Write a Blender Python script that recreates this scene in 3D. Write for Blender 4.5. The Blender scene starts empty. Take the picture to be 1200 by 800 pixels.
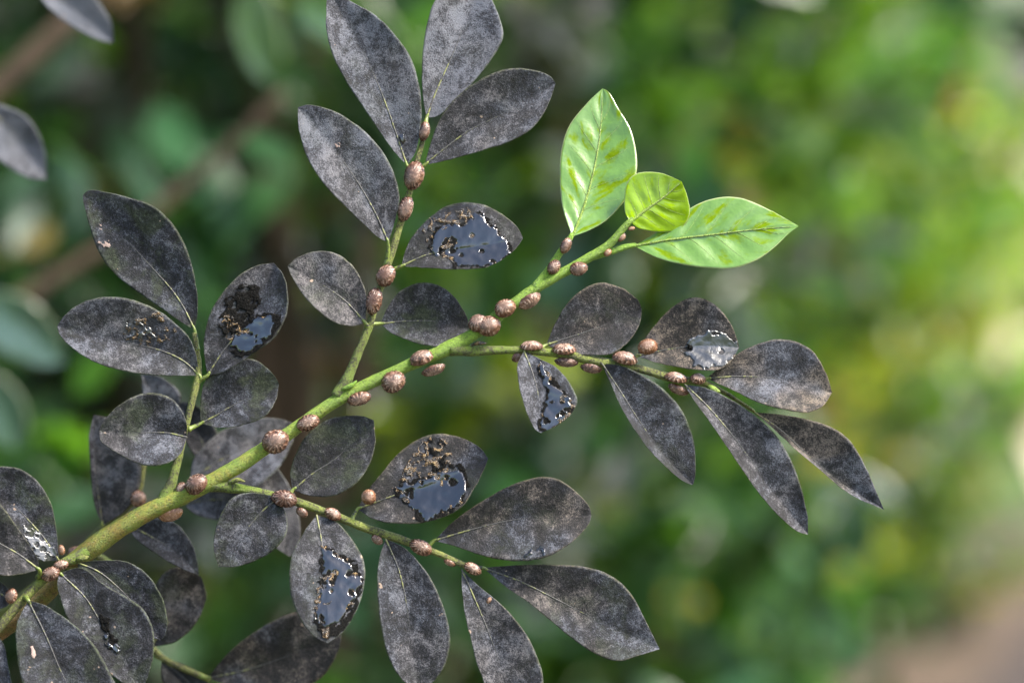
import bpy, math, random
import numpy as np
from mathutils import Vector, Matrix

sc = bpy.context.scene
R = math.radians
random.seed(7)
rng = np.random.default_rng(7)

# ------------------------------------------------------------------ camera, sky, sun, exposure
FOCUS = 0.83333                    # metres to the plane of the branch
TILT = -5.0
cam_d = bpy.data.cameras.new('camera')
cam = bpy.data.objects.new('camera', cam_d)
sc.collection.objects.link(cam)
cam.location = (0, 0, 1.2)
cam.rotation_euler = (R(90 + TILT), 0, 0)
cam_d.lens = 100; cam_d.sensor_width = 36
cam_d.clip_start = 0.02; cam_d.clip_end = 600
cam_d.dof.use_dof = True
cam_d.dof.focus_distance = FOCUS + 0.002
cam_d.dof.aperture_fstop = 5.2
sc.camera = cam

SUN_EL, SUN_AZ = 52.0, 108.0       # azimuth clockwise from +Y (to the right)
w = bpy.data.worlds.new('World'); sc.world = w; w.use_nodes = True
wn = w.node_tree.nodes; wl = w.node_tree.links
bg = wn['Background']
sky = wn.new('ShaderNodeTexSky'); sky.sky_type = 'NISHITA'; sky.sun_disc = False
sky.sun_elevation = R(SUN_EL); sky.sun_rotation = R(SUN_AZ)
sky.dust_density = 3.0; sky.air_density = 1.0
wl.new(sky.outputs[0], bg.inputs[0]); bg.inputs[1].default_value = 0.13
sd = bpy.data.lights.new('sun', 'SUN'); sd.energy = 3.4; sd.angle = R(12); sd.color = (1, 0.94, 0.83)
sun = bpy.data.objects.new('sun', sd); sc.collection.objects.link(sun)
_dir = Vector((math.sin(R(SUN_AZ)) * math.cos(R(SUN_EL)), math.cos(R(SUN_AZ)) * math.cos(R(SUN_EL)), math.sin(R(SUN_EL))))
sun.rotation_euler = _dir.to_track_quat('Z', 'Y').to_euler()
sun.location = (3, 4, 6)

vs = sc.view_settings
sc.display_settings.display_device = 'sRGB'
vs.view_transform = 'Standard'; vs.look = 'None'; vs.gamma = 1; vs.use_curve_mapping = False
vs.exposure = 1.7
sc.cycles.use_denoising = True
sc.cycles.max_bounces = 8; sc.cycles.transparent_max_bounces = 8
sc.cycles.sample_clamp_indirect = 6

# ------------------------------------------------------------------ helpers
S = 0.30 / 1200                    # metres per photo pixel at the focus plane
CAM_M = Matrix.Translation((0, 0, 1.2)) @ Matrix.Rotation(R(90 + TILT), 4, 'X')
CM = np.array(CAM_M)[:3, :3]; CT = np.array(CAM_M)[:3, 3]

def at(px, py, d=0.0):
    """photo pixel + distance behind the focus plane (in focus-plane pixels) -> world points"""
    px = np.asarray(px, float); py = np.asarray(py, float); d = np.asarray(d, float)
    dep = FOCUS + d * S
    c = np.stack(np.broadcast_arrays((px - 600) / 1200 * 0.36 * dep, -(py - 400) / 1200 * 0.36 * dep, -dep), -1)
    return c @ CM.T + CT

def catmull(P, n):
    """n samples, roughly even in length, on a Catmull-Rom curve through P"""
    P = np.asarray(P, float)
    Q = np.vstack([2 * P[0] - P[1], P, 2 * P[-1] - P[-2]])
    out = []
    for i in range(1, len(Q) - 2):
        t = np.linspace(0, 1, 24, endpoint=False)[:, None]
        p0, p1, p2, p3 = Q[i - 1], Q[i], Q[i + 1], Q[i + 2]
        out.append(0.5 * ((2 * p1) + (p2 - p0) * t + (2 * p0 - 5 * p1 + 4 * p2 - p3) * t ** 2 + (3 * p1 - p0 - 3 * p2 + p3) * t ** 3))
    out.append(P[-1:]); D = np.vstack(out)
    k = min(2, D.shape[1])
    L = np.concatenate([[0], np.cumsum(np.linalg.norm(np.diff(D[:, :k], axis=0), axis=1))])
    u = np.linspace(0, L[-1], n)
    return np.stack([np.interp(u, L, D[:, j]) for j in range(D.shape[1])], 1)

def hash2(ix, iy, seed):
    h = (ix.astype(np.int64) * 374761393 + iy.astype(np.int64) * 668265263 + seed * 1442695041) & 0xffffffff
    h = ((h ^ (h >> 13)) * 1274126177) & 0xffffffff
    return ((h ^ (h >> 16)) & 0xffff) / 65535.0

def vnoise(x, y, seed=0):
    ix = np.floor(x); iy = np.floor(y); fx = x - ix; fy = y - iy
    fx = fx * fx * (3 - 2 * fx); fy = fy * fy * (3 - 2 * fy)
    a = hash2(ix, iy, seed); b = hash2(ix + 1, iy, seed); c = hash2(ix, iy + 1, seed); d = hash2(ix + 1, iy + 1, seed)
    return (a * (1 - fx) + b * fx) * (1 - fy) + (c * (1 - fx) + d * fx) * fy

def fbm(x, y, seed=0, o=4):
    s = 0; a = 0.5; t = 0
    for k in range(o):
        s = s + a * vnoise(x * 2 ** k, y * 2 ** k, seed + k * 17); t += a; a *= 0.55
    return s / t

def inside(px, py, poly):
    poly = np.asarray(poly, float); r = np.zeros(px.shape, bool); j = len(poly) - 1
    for i in range(len(poly)):
        xi, yi = poly[i]; xj, yj = poly[j]
        c = ((yi > py) != (yj > py)) & (px < (xj - xi) * (py - yi) / (yj - yi + 1e-9) + xi)
        r ^= c; j = i
    return r

def mesh_obj(name, V, F, mat, parent=None, origin=None, smooth=True, uv=None, col=None):
    V = np.asarray(V, float)
    o = np.zeros(3) if origin is None else np.asarray(origin, float)
    me = bpy.data.meshes.new(name)
    me.from_pydata((V - o).tolist(), [], F if isinstance(F, list) else F.tolist())
    if smooth: me.polygons.foreach_set('use_smooth', np.ones(len(me.polygons), bool))
    if uv is not None:
        l = me.uv_layers.new(name='UVMap'); vi = np.zeros(len(me.loops), int); me.loops.foreach_get('vertex_index', vi)
        l.data.foreach_set('uv', np.asarray(uv, np.float32)[vi].ravel())
    if mat: me.materials.append(mat)
    ob = bpy.data.objects.new(name, me); sc.collection.objects.link(ob)
    place(ob, o, parent)
    if col is not None: ob.color = (*col, 1)
    return ob

ORG = {}
def place(ob, o, parent):
    o = np.asarray(o, float)
    if parent is not None:
        ob.parent = parent; ob.location = o - ORG[parent.name]
    else:
        ob.location = o
    ORG[ob.name] = o

def empty(name, o, label, cat, group=None):
    e = bpy.data.objects.new(name, None); sc.collection.objects.link(e)
    e.empty_display_size = 0.01
    place(e, o, None); tag(e, label, cat, group)
    return e

def tag(o, label=None, cat=None, group=None, kind=None):
    if label: o['label'] = label
    if cat: o['category'] = cat
    if group: o['group'] = group
    if kind: o['kind'] = kind
    return o

def grid_faces(n, m, off=0, flip=False):
    i, j = np.meshgrid(np.arange(n - 1), np.arange(m - 1), indexing='ij')
    a = i * m + j; f = np.stack([a, a + 1, a + m + 1, a + m], -1).reshape(-1, 4) + off
    return f[:, ::-1] if flip else f

def tube_geo(P, r, sides=14, wob=0.0, seed=0, cap=True):
    P = np.asarray(P, float); r = np.asarray(r, float); n = len(P)
    T = np.gradient(P, axis=0); T /= np.linalg.norm(T, axis=1)[:, None] + 1e-12
    up = np.array([0.13, -0.9, 0.4]); N = up - (T @ up)[:, None] * T; N /= np.linalg.norm(N, axis=1)[:, None]
    B = np.cross(T, N); a = np.linspace(0, 2 * np.pi, sides, endpoint=False)
    rr = np.repeat(r[:, None], sides, 1)
    if wob:
        L = np.concatenate([[0], np.cumsum(np.linalg.norm(np.diff(P, axis=0), axis=1))])
        gx = np.repeat((L / (r.mean() * 1.6))[:, None], sides, 1); ga = np.repeat((np.cos(a) * 1.3)[None], n, 0)
        gb = np.repeat((np.sin(a) * 1.3)[None], n, 0)
        rr = rr * (1 + wob * (fbm(gx, ga + 10 + gb * .7, seed, 3) - 0.5) * 2)
    V = P[:, None] + rr[..., None] * (np.cos(a)[None, :, None] * N[:, None] + np.sin(a)[None, :, None] * B[:, None])
    V = V.reshape(-1, 3); F = []
    for i in range(n - 1):
        for j in range(sides):
            k = (j + 1) % sides
            F.append((i * sides + j, i * sides + k, (i + 1) * sides + k, (i + 1) * sides + j))
    u = np.linspace(0, 1, n)
    uv = np.stack([np.repeat(u, sides), np.tile(np.linspace(0, 1, sides), n)], 1)
    if cap:
        V = np.vstack([V, P[0] - T[0] * r[0] * .6, P[-1] + T[-1] * r[-1] * .6]); c0 = len(V) - 2
        uv = np.vstack([uv, [0, .5], [1, .5]])
        for j in range(sides):
            k = (j + 1) % sides
            F.append((c0, k, j)); F.append((c0 + 1, (n - 1) * sides + j, (n - 1) * sides + k))
    return V, F, uv

# ------------------------------------------------------------------ materials
class NT:
    def __init__(s, name):
        s.m = bpy.data.materials.new(name); s.m.use_nodes = True
        s.t = s.m.node_tree; s.n = s.t.nodes; s.b = s.n['Principled BSDF']; s.out = s.n['Material Output']
    def lk(s, a, b): s.t.links.new(a, b)
    def put(s, sock, v):
        if hasattr(v, 'is_output'): s.lk(v, sock)
        else: sock.default_value = v
    def coord(s, kind='Object', spread=True):
        tc = s.n.new('ShaderNodeTexCoord').outputs[kind]
        if not spread: return tc
        oi = s.n.new('ShaderNodeObjectInfo'); mu = s.n.new('ShaderNodeVectorMath'); mu.operation = 'MULTIPLY_ADD'
        s.lk(oi.outputs['Random'], mu.inputs[0]); mu.inputs[1].default_value = (1.7, 2.9, 1.3); s.lk(tc, mu.inputs[2])
        return mu.outputs[0]
    def noise(s, co, scale, detail=4, rough=.6, dist=0):
        n = s.n.new('ShaderNodeTexNoise'); n.inputs['Scale'].default_value = scale; n.inputs['Detail'].default_value = detail
        n.inputs['Roughness'].default_value = rough; n.inputs['Distortion'].default_value = dist; s.lk(co, n.inputs['Vector'])
        return n.outputs['Fac']
    def math(s, op, a, b=0.0, c=0.0, clamp=False):
        n = s.n.new('ShaderNodeMath'); n.operation = op; n.use_clamp = clamp
        for i, v in enumerate((a, b, c)): s.put(n.inputs[i], v)
        return n.outputs[0]
    def step(s, v, lo, hi):
        n = s.n.new('ShaderNodeMapRange'); n.interpolation_type = 'SMOOTHSTEP'; s.put(n.inputs[0], v)
        n.inputs[1].default_value = lo; n.inputs[2].default_value = hi
        return n.outputs[0]
    def ramp(s, v, stops):
        n = s.n.new('ShaderNodeValToRGB'); e = n.color_ramp.elements
        while len(e) < len(stops): e.new(.5)
        for k, (p, c) in enumerate(stops): e[k].position = p; e[k].color = (*c, 1)
        s.put(n.inputs[0], v); return n.outputs[0]
    def mix(s, f, a, b, kind='MIX'):
        n = s.n.new('ShaderNodeMix'); n.data_type = 'RGBA'; n.blend_type = kind
        s.put(n.inputs[0], f)
        for i, v in ((6, a), (7, b)):
            if isinstance(v, tuple): v = (*v, 1) if len(v) == 3 else v
            s.put(n.inputs[i], v)
        return n.outputs[2]
    def bump(s, h, strength=.3, dist=.0004, normal=None):
        n = s.n.new('ShaderNodeBump'); n.inputs['Strength'].default_value = strength; n.inputs['Distance'].default_value = dist
        s.lk(h, n.inputs['Height'])
        if normal is not None: s.lk(normal, n.inputs['Normal'])
        return n.outputs[0]
    def sep(s, v):
        n = s.n.new('ShaderNodeSeparateXYZ'); s.lk(v, n.inputs[0]); return n.outputs
    def objcol(s):
        oi = s.n.new('ShaderNodeObjectInfo'); return s.sep(oi.outputs['Color'])
    def translucent(s, color, fac, normal=None):
        t = s.n.new('ShaderNodeBsdfTranslucent'); s.put(t.inputs[0], color if not isinstance(color, tuple) else (*color, 1))
        m = s.n.new('ShaderNodeMixShader'); s.put(m.inputs[0], fac)
        s.lk(s.b.outputs[0], m.inputs[1]); s.lk(t.outputs[0], m.inputs[2]); s.lk(m.outputs[0], s.out.inputs[0])

def mat_soot():
    """leaf covered in sooty mould; object colour = (green show-through, brown tint, paleness)"""
    k = NT('sooty_leaf'); co = k.coord(); uv = k.sep(k.n.new('ShaderNodeTexCoord').outputs['UV'])
    oc = k.objcol()
    fine = k.noise(co, 2300, 3, .85); mid = k.noise(co, 1000, 6, .78, .3); pat = k.noise(co, 170, 5, .65, .6); big = k.noise(co, 60, 2, .5)
    v = k.math('ADD', k.math('MULTIPLY', fine, .42), k.math('ADD', k.math('MULTIPLY', mid, .36), k.math('MULTIPLY_ADD', pat, .48, -.08)))
    v = k.math('ADD', v, k.math('MULTIPLY', k.math('SUBTRACT', oc[2], .5), .20))
    base = k.ramp(v, [(.45, (.0020, .0022, .0034)), (.525, (.0080, .0088, .0124)), (.58, (.026, .0283, .0390)), (.67, (.117, .123, .149))])
    warm = k.mix(k.math('MULTIPLY', k.step(big, .38, .58), oc[1]), base, k.mix(1.0, base, (1.55, 1.15, .72), 'MULTIPLY'))
    gm = k.math('MULTIPLY', k.step(k.noise(co, 95, 4, .65, .5), .47, .66), oc[0])
    green = k.ramp(mid, [(.38, (.010, .014, .007)), (.55, (.036, .046, .022)), (.68, (.085, .098, .055))])
    c = k.mix(gm, warm, green)
    # bare margin: thin line of living green
    e = k.math('ABSOLUTE', k.math('MULTIPLY_ADD', uv[1], 2.0, -1.0))
    ed = k.math('MULTIPLY', k.step(e, .93, .99), k.math('MULTIPLY_ADD', k.step(mid, .42, .6), .5, .05))
    c = k.mix(ed, c, k.mix(oc[1], (.075, .105, .045), (.16, .125, .07)))
    # a few pale flakes
    fl = k.step(k.noise(co, 330, 2, .5), .735, .76)
    c = k.mix(k.math('MULTIPLY', fl, .8), c, (.34, .25, .19))
    k.put(k.b.inputs['Base Color'], c)
    k.put(k.b.inputs['Roughness'], k.math('MULTIPLY_ADD', k.step(mid, .35, .65), .22, .43))
    k.b.inputs['Specular IOR Level'].default_value = .3
    h = k.math('ADD', k.math('MULTIPLY', fine, .6), mid)
    k.put(k.b.inputs['Normal'], k.bump(h, .8, .00045))
    return k.m

def mat_midrib():
    k = NT('leaf_midrib'); co = k.coord()
    n = k.noise(co, 420, 4, .7); f = k.noise(co, 2500, 2, .6); u = k.sep(k.n.new('ShaderNodeTexCoord').outputs['UV'])[0]
    m = k.step(k.math('ADD', n, k.math('MULTIPLY', u, .22)), .46, .58)
    c = k.mix(m, k.ramp(f, [(.3, (.15, .16, .05)), (.7, (.24, .24, .10))]), k.ramp(f, [(.35, (.016, .016, .017)), (.65, (.10, .095, .092))]))
    k.put(k.b.inputs['Base Color'], c); k.b.inputs['Roughness'].default_value = .5
    return k.m

def mat_petiole():
    k = NT('leaf_stalk'); co = k.coord(); n = k.noise(co, 900, 4, .7); f = k.noise(co, 2500, 2)
    c = k.mix(k.step(n, .50, .60), k.ramp(f, [(.35, (.10, .145, .02)), (.65, (.19, .23, .05))]), (.03, .028, .018))
    k.put(k.b.inputs['Base Color'], c); k.b.inputs['Roughness'].default_value = .42
    k.b.inputs['Subsurface Weight'].default_value = .15; k.b.inputs['Subsurface Radius'].default_value = (.001, .0012, .0003); 
    return k.m

def mat_stem(name, stops, soot, wood=None):
    """green bark; colour runs along the stem (UV u), sooty specks over it"""
    k = NT(name); co = k.coord(); u = k.sep(k.n.new('ShaderNodeTexCoord').outputs['UV'])
    n1 = k.noise(co, 260, 5, .65); n2 = k.noise(co, 1500, 4, .75); n3 = k.noise(co, 3800, 2, .6)
    b = k.ramp(k.math('ADD', u[0], k.math('MULTIPLY', k.math('SUBTRACT', n1, .5), 1.1)), stops)
    b = k.mix(1.0, b, k.ramp(n2, [(.38, (.42, .44, .38)), (.5, (.95, .95, .92)), (.62, (1.45, 1.38, 1.35))]), 'MULTIPLY')
    sp = k.step(k.math('ADD', k.math('MULTIPLY', n2, .7), k.math('MULTIPLY', n1, .3)), .60 - soot * .17, .64 - soot * .13)
    c = k.mix(k.math('MULTIPLY', sp, .9), b, k.ramp(n3, [(.3, (.012, .011, .009)), (.7, (.055, .047, .036))]))
    k.put(k.b.inputs['Base Color'], c); k.put(k.b.inputs['Roughness'], k.math('MULTIPLY_ADD', sp, .3, .42))
    k.put(k.b.inputs['Normal'], k.bump(k.math('ADD', n2, k.math('MULTIPLY', n3, .5)), .9, .0008))
    return k.m

def mat_green(name, a, b, tr, tf, rough, spec):
    k = NT(name); co = k.coord(); uv = k.sep(k.n.new('ShaderNodeTexCoord').outputs['UV']); oi = k.n.new('ShaderNodeObjectInfo')
    f = k.noise(co, 900, 4, .7); v = k.math('MULTIPLY_ADD', uv[1], 2.0, -1.0); e = k.math('ABSOLUTE', v)
    cb = k.n.new('ShaderNodeCombineXYZ')
    k.put(cb.inputs[0], k.math('MULTIPLY', k.math('MULTIPLY_ADD', e, -.20, uv[0]), 9.0)); k.put(cb.inputs[1], k.math('MULTIPLY', v, 1.6))
    k.put(cb.inputs[2], k.math('MULTIPLY', oi.outputs['Random'], 40.0))
    sn = k.math('ADD', k.math('MULTIPLY', k.noise(cb.outputs[0], 1.0, 3, .55, .3), .85), k.math('MULTIPLY', k.noise(co, 500, 3, .6), .15))
    sheen_mask = k.step(sn, .37, .49)  # patches of sky sheen painted in: this mask drives colour, gloss and coat
    c = k.mix(sheen_mask, b, a); c = k.mix(1.0, c, k.ramp(f, [(.3, (.85, .87, .8)), (.7, (1.1, 1.08, 1.1))]), 'MULTIPLY')
    c = k.mix(k.step(e, .955, .99), c, (.36, .42, .18))
    k.put(k.b.inputs['Base Color'], c); k.put(k.b.inputs['Roughness'], k.math('MULTIPLY_ADD', f, .12, rough))
    k.put(k.b.inputs['Specular IOR Level'], k.math('MULTIPLY', sheen_mask, spec)); k.b.inputs['IOR'].default_value = 1.5
    k.put(k.b.inputs['Coat Weight'], sheen_mask); k.b.inputs['Coat Roughness'].default_value = .20; k.b.inputs['Coat IOR'].default_value = 1.7
    k.put(k.b.inputs['Normal'], k.bump(k.math('ADD', k.noise(co, 420, 3, .55), k.math('MULTIPLY', f, .4)), .35, .0006))
    k.translucent(tr, tf)
    return k.m

def mat_film(name, rough, wrinkle, col=(.006, .006, .007)):
    k = NT(name); co = k.coord()
    n = k.noise(co, 260, 3, .5, .6); f = k.noise(co, 1500, 3, .6)
    k.put(k.b.inputs['Base Color'], (*col, 1)); k.put(k.b.inputs['Roughness'], k.math('MULTIPLY_ADD', k.step(f, .5, .7), .1, rough))
    k.b.inputs['IOR'].default_value = 1.75; k.b.inputs['Specular IOR Level'].default_value = .75
    nb = k.bump(n, wrinkle, .0012); k.put(k.b.inputs['Normal'], k.bump(f, wrinkle * .5, .0003, nb))
    return k.m

def mat_crust():
    k = NT('amber_crust'); co = k.coord(); n = k.noise(co, 900, 5, .7, .5); f = k.noise(co, 2800, 2)
    k.put(k.b.inputs['Base Color'], k.ramp(n, [(.42, (.008, .006, .005)), (.53, (.055, .030, .010)), (.61, (.17, .10, .032)), (.72, (.38, .26, .12))]))
    k.b.inputs['Roughness'].default_value = .22; k.b.inputs['IOR'].default_value = 1.6
    k.put(k.b.inputs['Normal'], k.bump(k.math('ADD', n, k.math('MULTIPLY', f, .4)), .9, .0008))
    return k.m

def mat_char():
    k = NT('charred_black'); co = k.coord(); n = k.noise(co, 1500, 4, .7)
    k.put(k.b.inputs['Base Color'], k.ramp(n, [(.4, (.0012, .0012, .0012)), (.66, (.004, .0036, .003)), (.76, (.08, .06, .03))]))
    k.put(k.b.inputs['Roughness'], k.ramp(n, [(.35, (.25,) * 3), (.6, (.8,) * 3)])); k.b.inputs['Specular IOR Level'].default_value = .12
    k.put(k.b.inputs['Normal'], k.bump(n, .9, .0008))
    return k.m

def mat_scale():
    k = NT('scale_insect_shell'); co = k.coord(); oc = k.objcol()
    n = k.noise(co, 700, 5, .7, .4); f = k.noise(co, 2400, 3, .7); uv = k.sep(k.n.new('ShaderNodeTexCoord').outputs['UV'])
    ridge = k.math('MULTIPLY_ADD', k.math('SINE', k.math('MULTIPLY_ADD', uv[0], 6.2832 * 15, k.math('MULTIPLY', n, 16.0))), .5, .5)
    v = k.math('ADD', k.math('MULTIPLY', n, .75), k.math('MULTIPLY', k.math('MULTIPLY', k.math('SUBTRACT', ridge, .5), k.step(k.noise(co, 260, 2), .38, .58)), .20))
    v = k.math('ADD', v, k.math('MULTIPLY', f, .25))
    c = k.ramp(v, [(.38, (.020, .010, .007)), (.46, (.080, .040, .026)), (.54, (.175, .098, .066)), (.60, (.32, .225, .172)), (.67, (.55, .47, .41))])
    c = k.mix(1.0, c, k.mix(oc[0], (.42, .36, .40), (1.1, .98, .92)), 'MULTIPLY')       # darkness of the individual
    c = k.mix(k.math('MULTIPLY', oc[1], .6), c, (.30, .13, .04))                        # orange ones
    # worn brown crown
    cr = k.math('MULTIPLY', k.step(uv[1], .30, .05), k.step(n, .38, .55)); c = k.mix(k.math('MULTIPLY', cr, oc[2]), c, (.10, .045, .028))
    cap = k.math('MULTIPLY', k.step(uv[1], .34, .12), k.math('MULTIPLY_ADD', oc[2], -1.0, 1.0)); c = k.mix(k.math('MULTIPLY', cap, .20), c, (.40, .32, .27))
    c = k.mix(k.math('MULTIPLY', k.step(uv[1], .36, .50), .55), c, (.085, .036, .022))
    k.put(k.b.inputs['Base Color'], c); k.put(k.b.inputs['Roughness'], k.math('MULTIPLY_ADD', n, .40, .06))
    k.put(k.b.inputs['Normal'], k.bump(k.math('ADD', k.math('MULTIPLY', ridge, .16), k.math('ADD', n, k.math('MULTIPLY', f, .5))), .45, .0005))
    return k.m

def mat_hedge_leaf(name, tf):
    """colour comes per leaf from a face attribute (each leaf its own tone)"""
    k = NT(name); a = k.n.new('ShaderNodeAttribute'); a.attribute_name = 'leaf_tone'
    k.put(k.b.inputs['Base Color'], a.outputs['Color']); k.b.inputs['Roughness'].default_value = .32
    k.b.inputs['Specular IOR Level'].default_value = .5
    t = k.mix(1.0, a.outputs['Color'], (2.3, 2.1, .75), 'MULTIPLY')
    k.translucent(t, tf); return k.m

def mat_simple(name, stops, scale, rough=.8, bump=.3, bd=.01, kind='Object'):
    k = NT(name); co = k.coord(kind, False); n = k.noise(co, scale, 6, .65); m = k.noise(co, scale * 7, 3, .6)
    k.put(k.b.inputs['Base Color'], k.ramp(k.math('ADD', k.math('MULTIPLY', n, .7), k.math('MULTIPLY', m, .3)), stops))
    k.b.inputs['Roughness'].default_value = rough; k.put(k.b.inputs['Normal'], k.bump(m, bump, bd)); return k.m

SOOT = mat_soot(); MIDRIB = mat_midrib(); PETIOLE = mat_petiole()
STEM = mat_stem('green_bark', [(0, (.22, .13, .03)), (.15, (.21, .15, .025)), (.30, (.20, .21, .025)), (.46, (.19, .26, .03)), (.62, (.18, .29, .03)), (1, (.18, .32, .025))], .24)
TWIG = mat_stem('sooty_twig_bark', [(0, (.17, .25, .025)), (.3, (.20, .24, .035)), (1, (.24, .25, .06))], .72)
SHOOT = mat_stem('fresh_shoot_bark', [(0, (.15, .28, .025)), (1, (.19, .34, .03))], .05)
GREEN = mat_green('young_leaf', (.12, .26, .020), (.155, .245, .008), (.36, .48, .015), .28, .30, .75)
GREENB = mat_green('young_leaf_painted_glow', (.24, .40, .008), (.27, .42, .006), (.55, .68, .012), .40, .45, .15)  # glow of light from behind painted in as a brighter base colour
GRIB = mat_stem('young_leaf_vein', [(0, (.17, .27, .03)), (1, (.22, .30, .06))], .0)
FILM = mat_film('honeydew_film', .04, .14); FILMW = mat_film('dried_honeydew', .34, .35, (.022, .024, .028))
CRUST = mat_crust(); CHAR = mat_char(); SHELL = mat_scale()

# ------------------------------------------------------------------ ground and far background
def slab(name, pts, z, mat, kind='structure'):
    V = [(x, y, z) for x, y in pts]
    return tag(mesh_obj(name, V, [tuple(range(len(V)))], mat, smooth=False), kind=kind)
SOIL = mat_simple('soil', [(.3, (.030, .020, .013)), (.5, (.075, .050, .034)), (.7, (.13, .095, .065))], 9, .9, .6, .02)
PATHM = mat_simple('shaded_gravel_path', [(.3, (.020, .013, .012)), (.5, (.036, .025, .022)), (.72, (.065, .047, .042))], 14, .9, .7, .01)  # shade lying on the path is painted in as dark gravel
GRASSM = mat_simple('lawn', [(.3, (.03, .055, .012)), (.55, (.07, .12, .025)), (.75, (.12, .17, .05))], 5, .9, .6, .03)
ground = slab('ground', [(-300, -300), (300, -300), (300, 300), (-300, 300)], 0, GRASSM)
slab('soil_bed', [(-2.6, -1.5), (-.3, -1.5), (.42, 2.4), (.92, 5.6), (1.75, 8.0), (2.4, 12.9), (-1.2, 12.9), (-2.6, 4)], .004, SOIL)
slab('path', [(-.3, -1.5), (1.5, -1.5), (2.7, 5.6), (3.6, 8.0), (1.75, 8.0), (.92, 5.6), (.42, 2.4)], .008, PATHM)
# pale slope added past the path, tilted to the sun for cream glows
SLOPEM = mat_simple('cream_glow_slope', [(.3, (.52, .44, .31)), (.6, (.62, .53, .39)), (.8, (.68, .60, .46))], 6, .85, .3, .01)
dv = [(1.55, 8.0, .012), (3.6, 8.0, .012), (1.75, 10, .16), (4.6, 10, .16), (1.9, 12, .55), (5.4, 12, .55), (2.0, 14.5, .95), (6.2, 14.5, .95), (2.0, 24, 1.0), (9, 24, 1.0)]
tag(mesh_obj('added_slope', dv, [(0, 1, 3, 2), (2, 3, 5, 4), (4, 5, 7, 6), (6, 7, 9, 8)], SLOPEM), kind='structure')
bk = [(1.75, 8.0, .009), (1.75, 10, .10), (1.9, 12, .48), (2.0, 14.5, .9), (2.0, 24, .95), (-9, 8.8, .009), (-9, 10, .10), (-9, 12, .48), (-9, 14.5, .9), (-9, 24, .95)]
tag(mesh_obj('bank', bk, [(5, 0, 1, 6), (6, 1, 2, 7), (7, 2, 3, 8), (8, 3, 4, 9)], GRASSM), kind='structure')

HEDGE = mat_hedge_leaf('hedge_leaf', .38)
BARK = mat_simple('hedge_bark', [(.3, (.035, .022, .013)), (.6, (.085, .055, .032)), (.8, (.14, .095, .06))], 60, .85, .6, .004)

def leaf_cloud(C, N, U, L, W, tone):
    """many leaves as one mesh: centre, normal, long axis, length, width -> folded six-face leaves with depth"""
    n = len(C); X = np.cross(N, U)
    prof = [(-.5, 0, 0), (-.18, .42, .10), (.18, .40, .09), (.5, 0, -.05), (.18, -.40, .09), (-.18, -.42, .10), (-.18, 0, 0), (.18, 0, .0)]
    V = np.stack([C + U * (a * L)[:, None] + X * (b * W)[:, None] + N * (c * W * 1.4)[:, None] for a, b, c in prof], 1)
    f = np.array([(0, 1, 6, 6), (1, 2, 7, 6), (2, 3, 7, 7), (7, 3, 4, 4), (6, 7, 4, 5), (0, 6, 5, 5)])
    F = []
    tri = [(0, 1, 6), (2, 3, 7), (7, 3, 4), (0, 6, 5)]; quad = [(1, 2, 7, 6), (6, 7, 4, 5)]
    b = (np.arange(n) * 8)[:, None, None]
    T = (np.array(tri)[None] + b).reshape(-1, 3); Q = (np.array(quad)[None] + b).reshape(-1, 4)
    me = bpy.data.meshes.new('foliage'); V = V.reshape(-1, 3)
    me.vertices.add(len(V)); me.vertices.foreach_set('co', V.astype(np.float32).ravel())
    loops = np.concatenate([T.ravel(), Q.ravel()]).astype(np.int32); me.loops.add(len(loops)); me.loops.foreach_set('vertex_index', loops)
    tot = np.concatenate([np.full(len(T), 3), np.full(len(Q), 4)]).astype(np.int32)
    me.polygons.add(len(tot)); me.polygons.foreach_set('loop_start', np.concatenate([[0], np.cumsum(tot)[:-1]]).astype(np.int32))
    me.polygons.foreach_set('loop_total', tot) if False else None
    me.update(calc_edges=True); me.validate()
    at_ = me.attributes.new('leaf_tone', 'FLOAT_COLOR', 'POINT')
    at_.data.foreach_set('color', np.repeat(np.concatenate([tone, np.ones((n, 1))], 1), 8, 0).astype(np.float32).ravel())
    me.polygons.foreach_set('use_smooth', np.ones(len(tot), bool))
    return me

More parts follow.
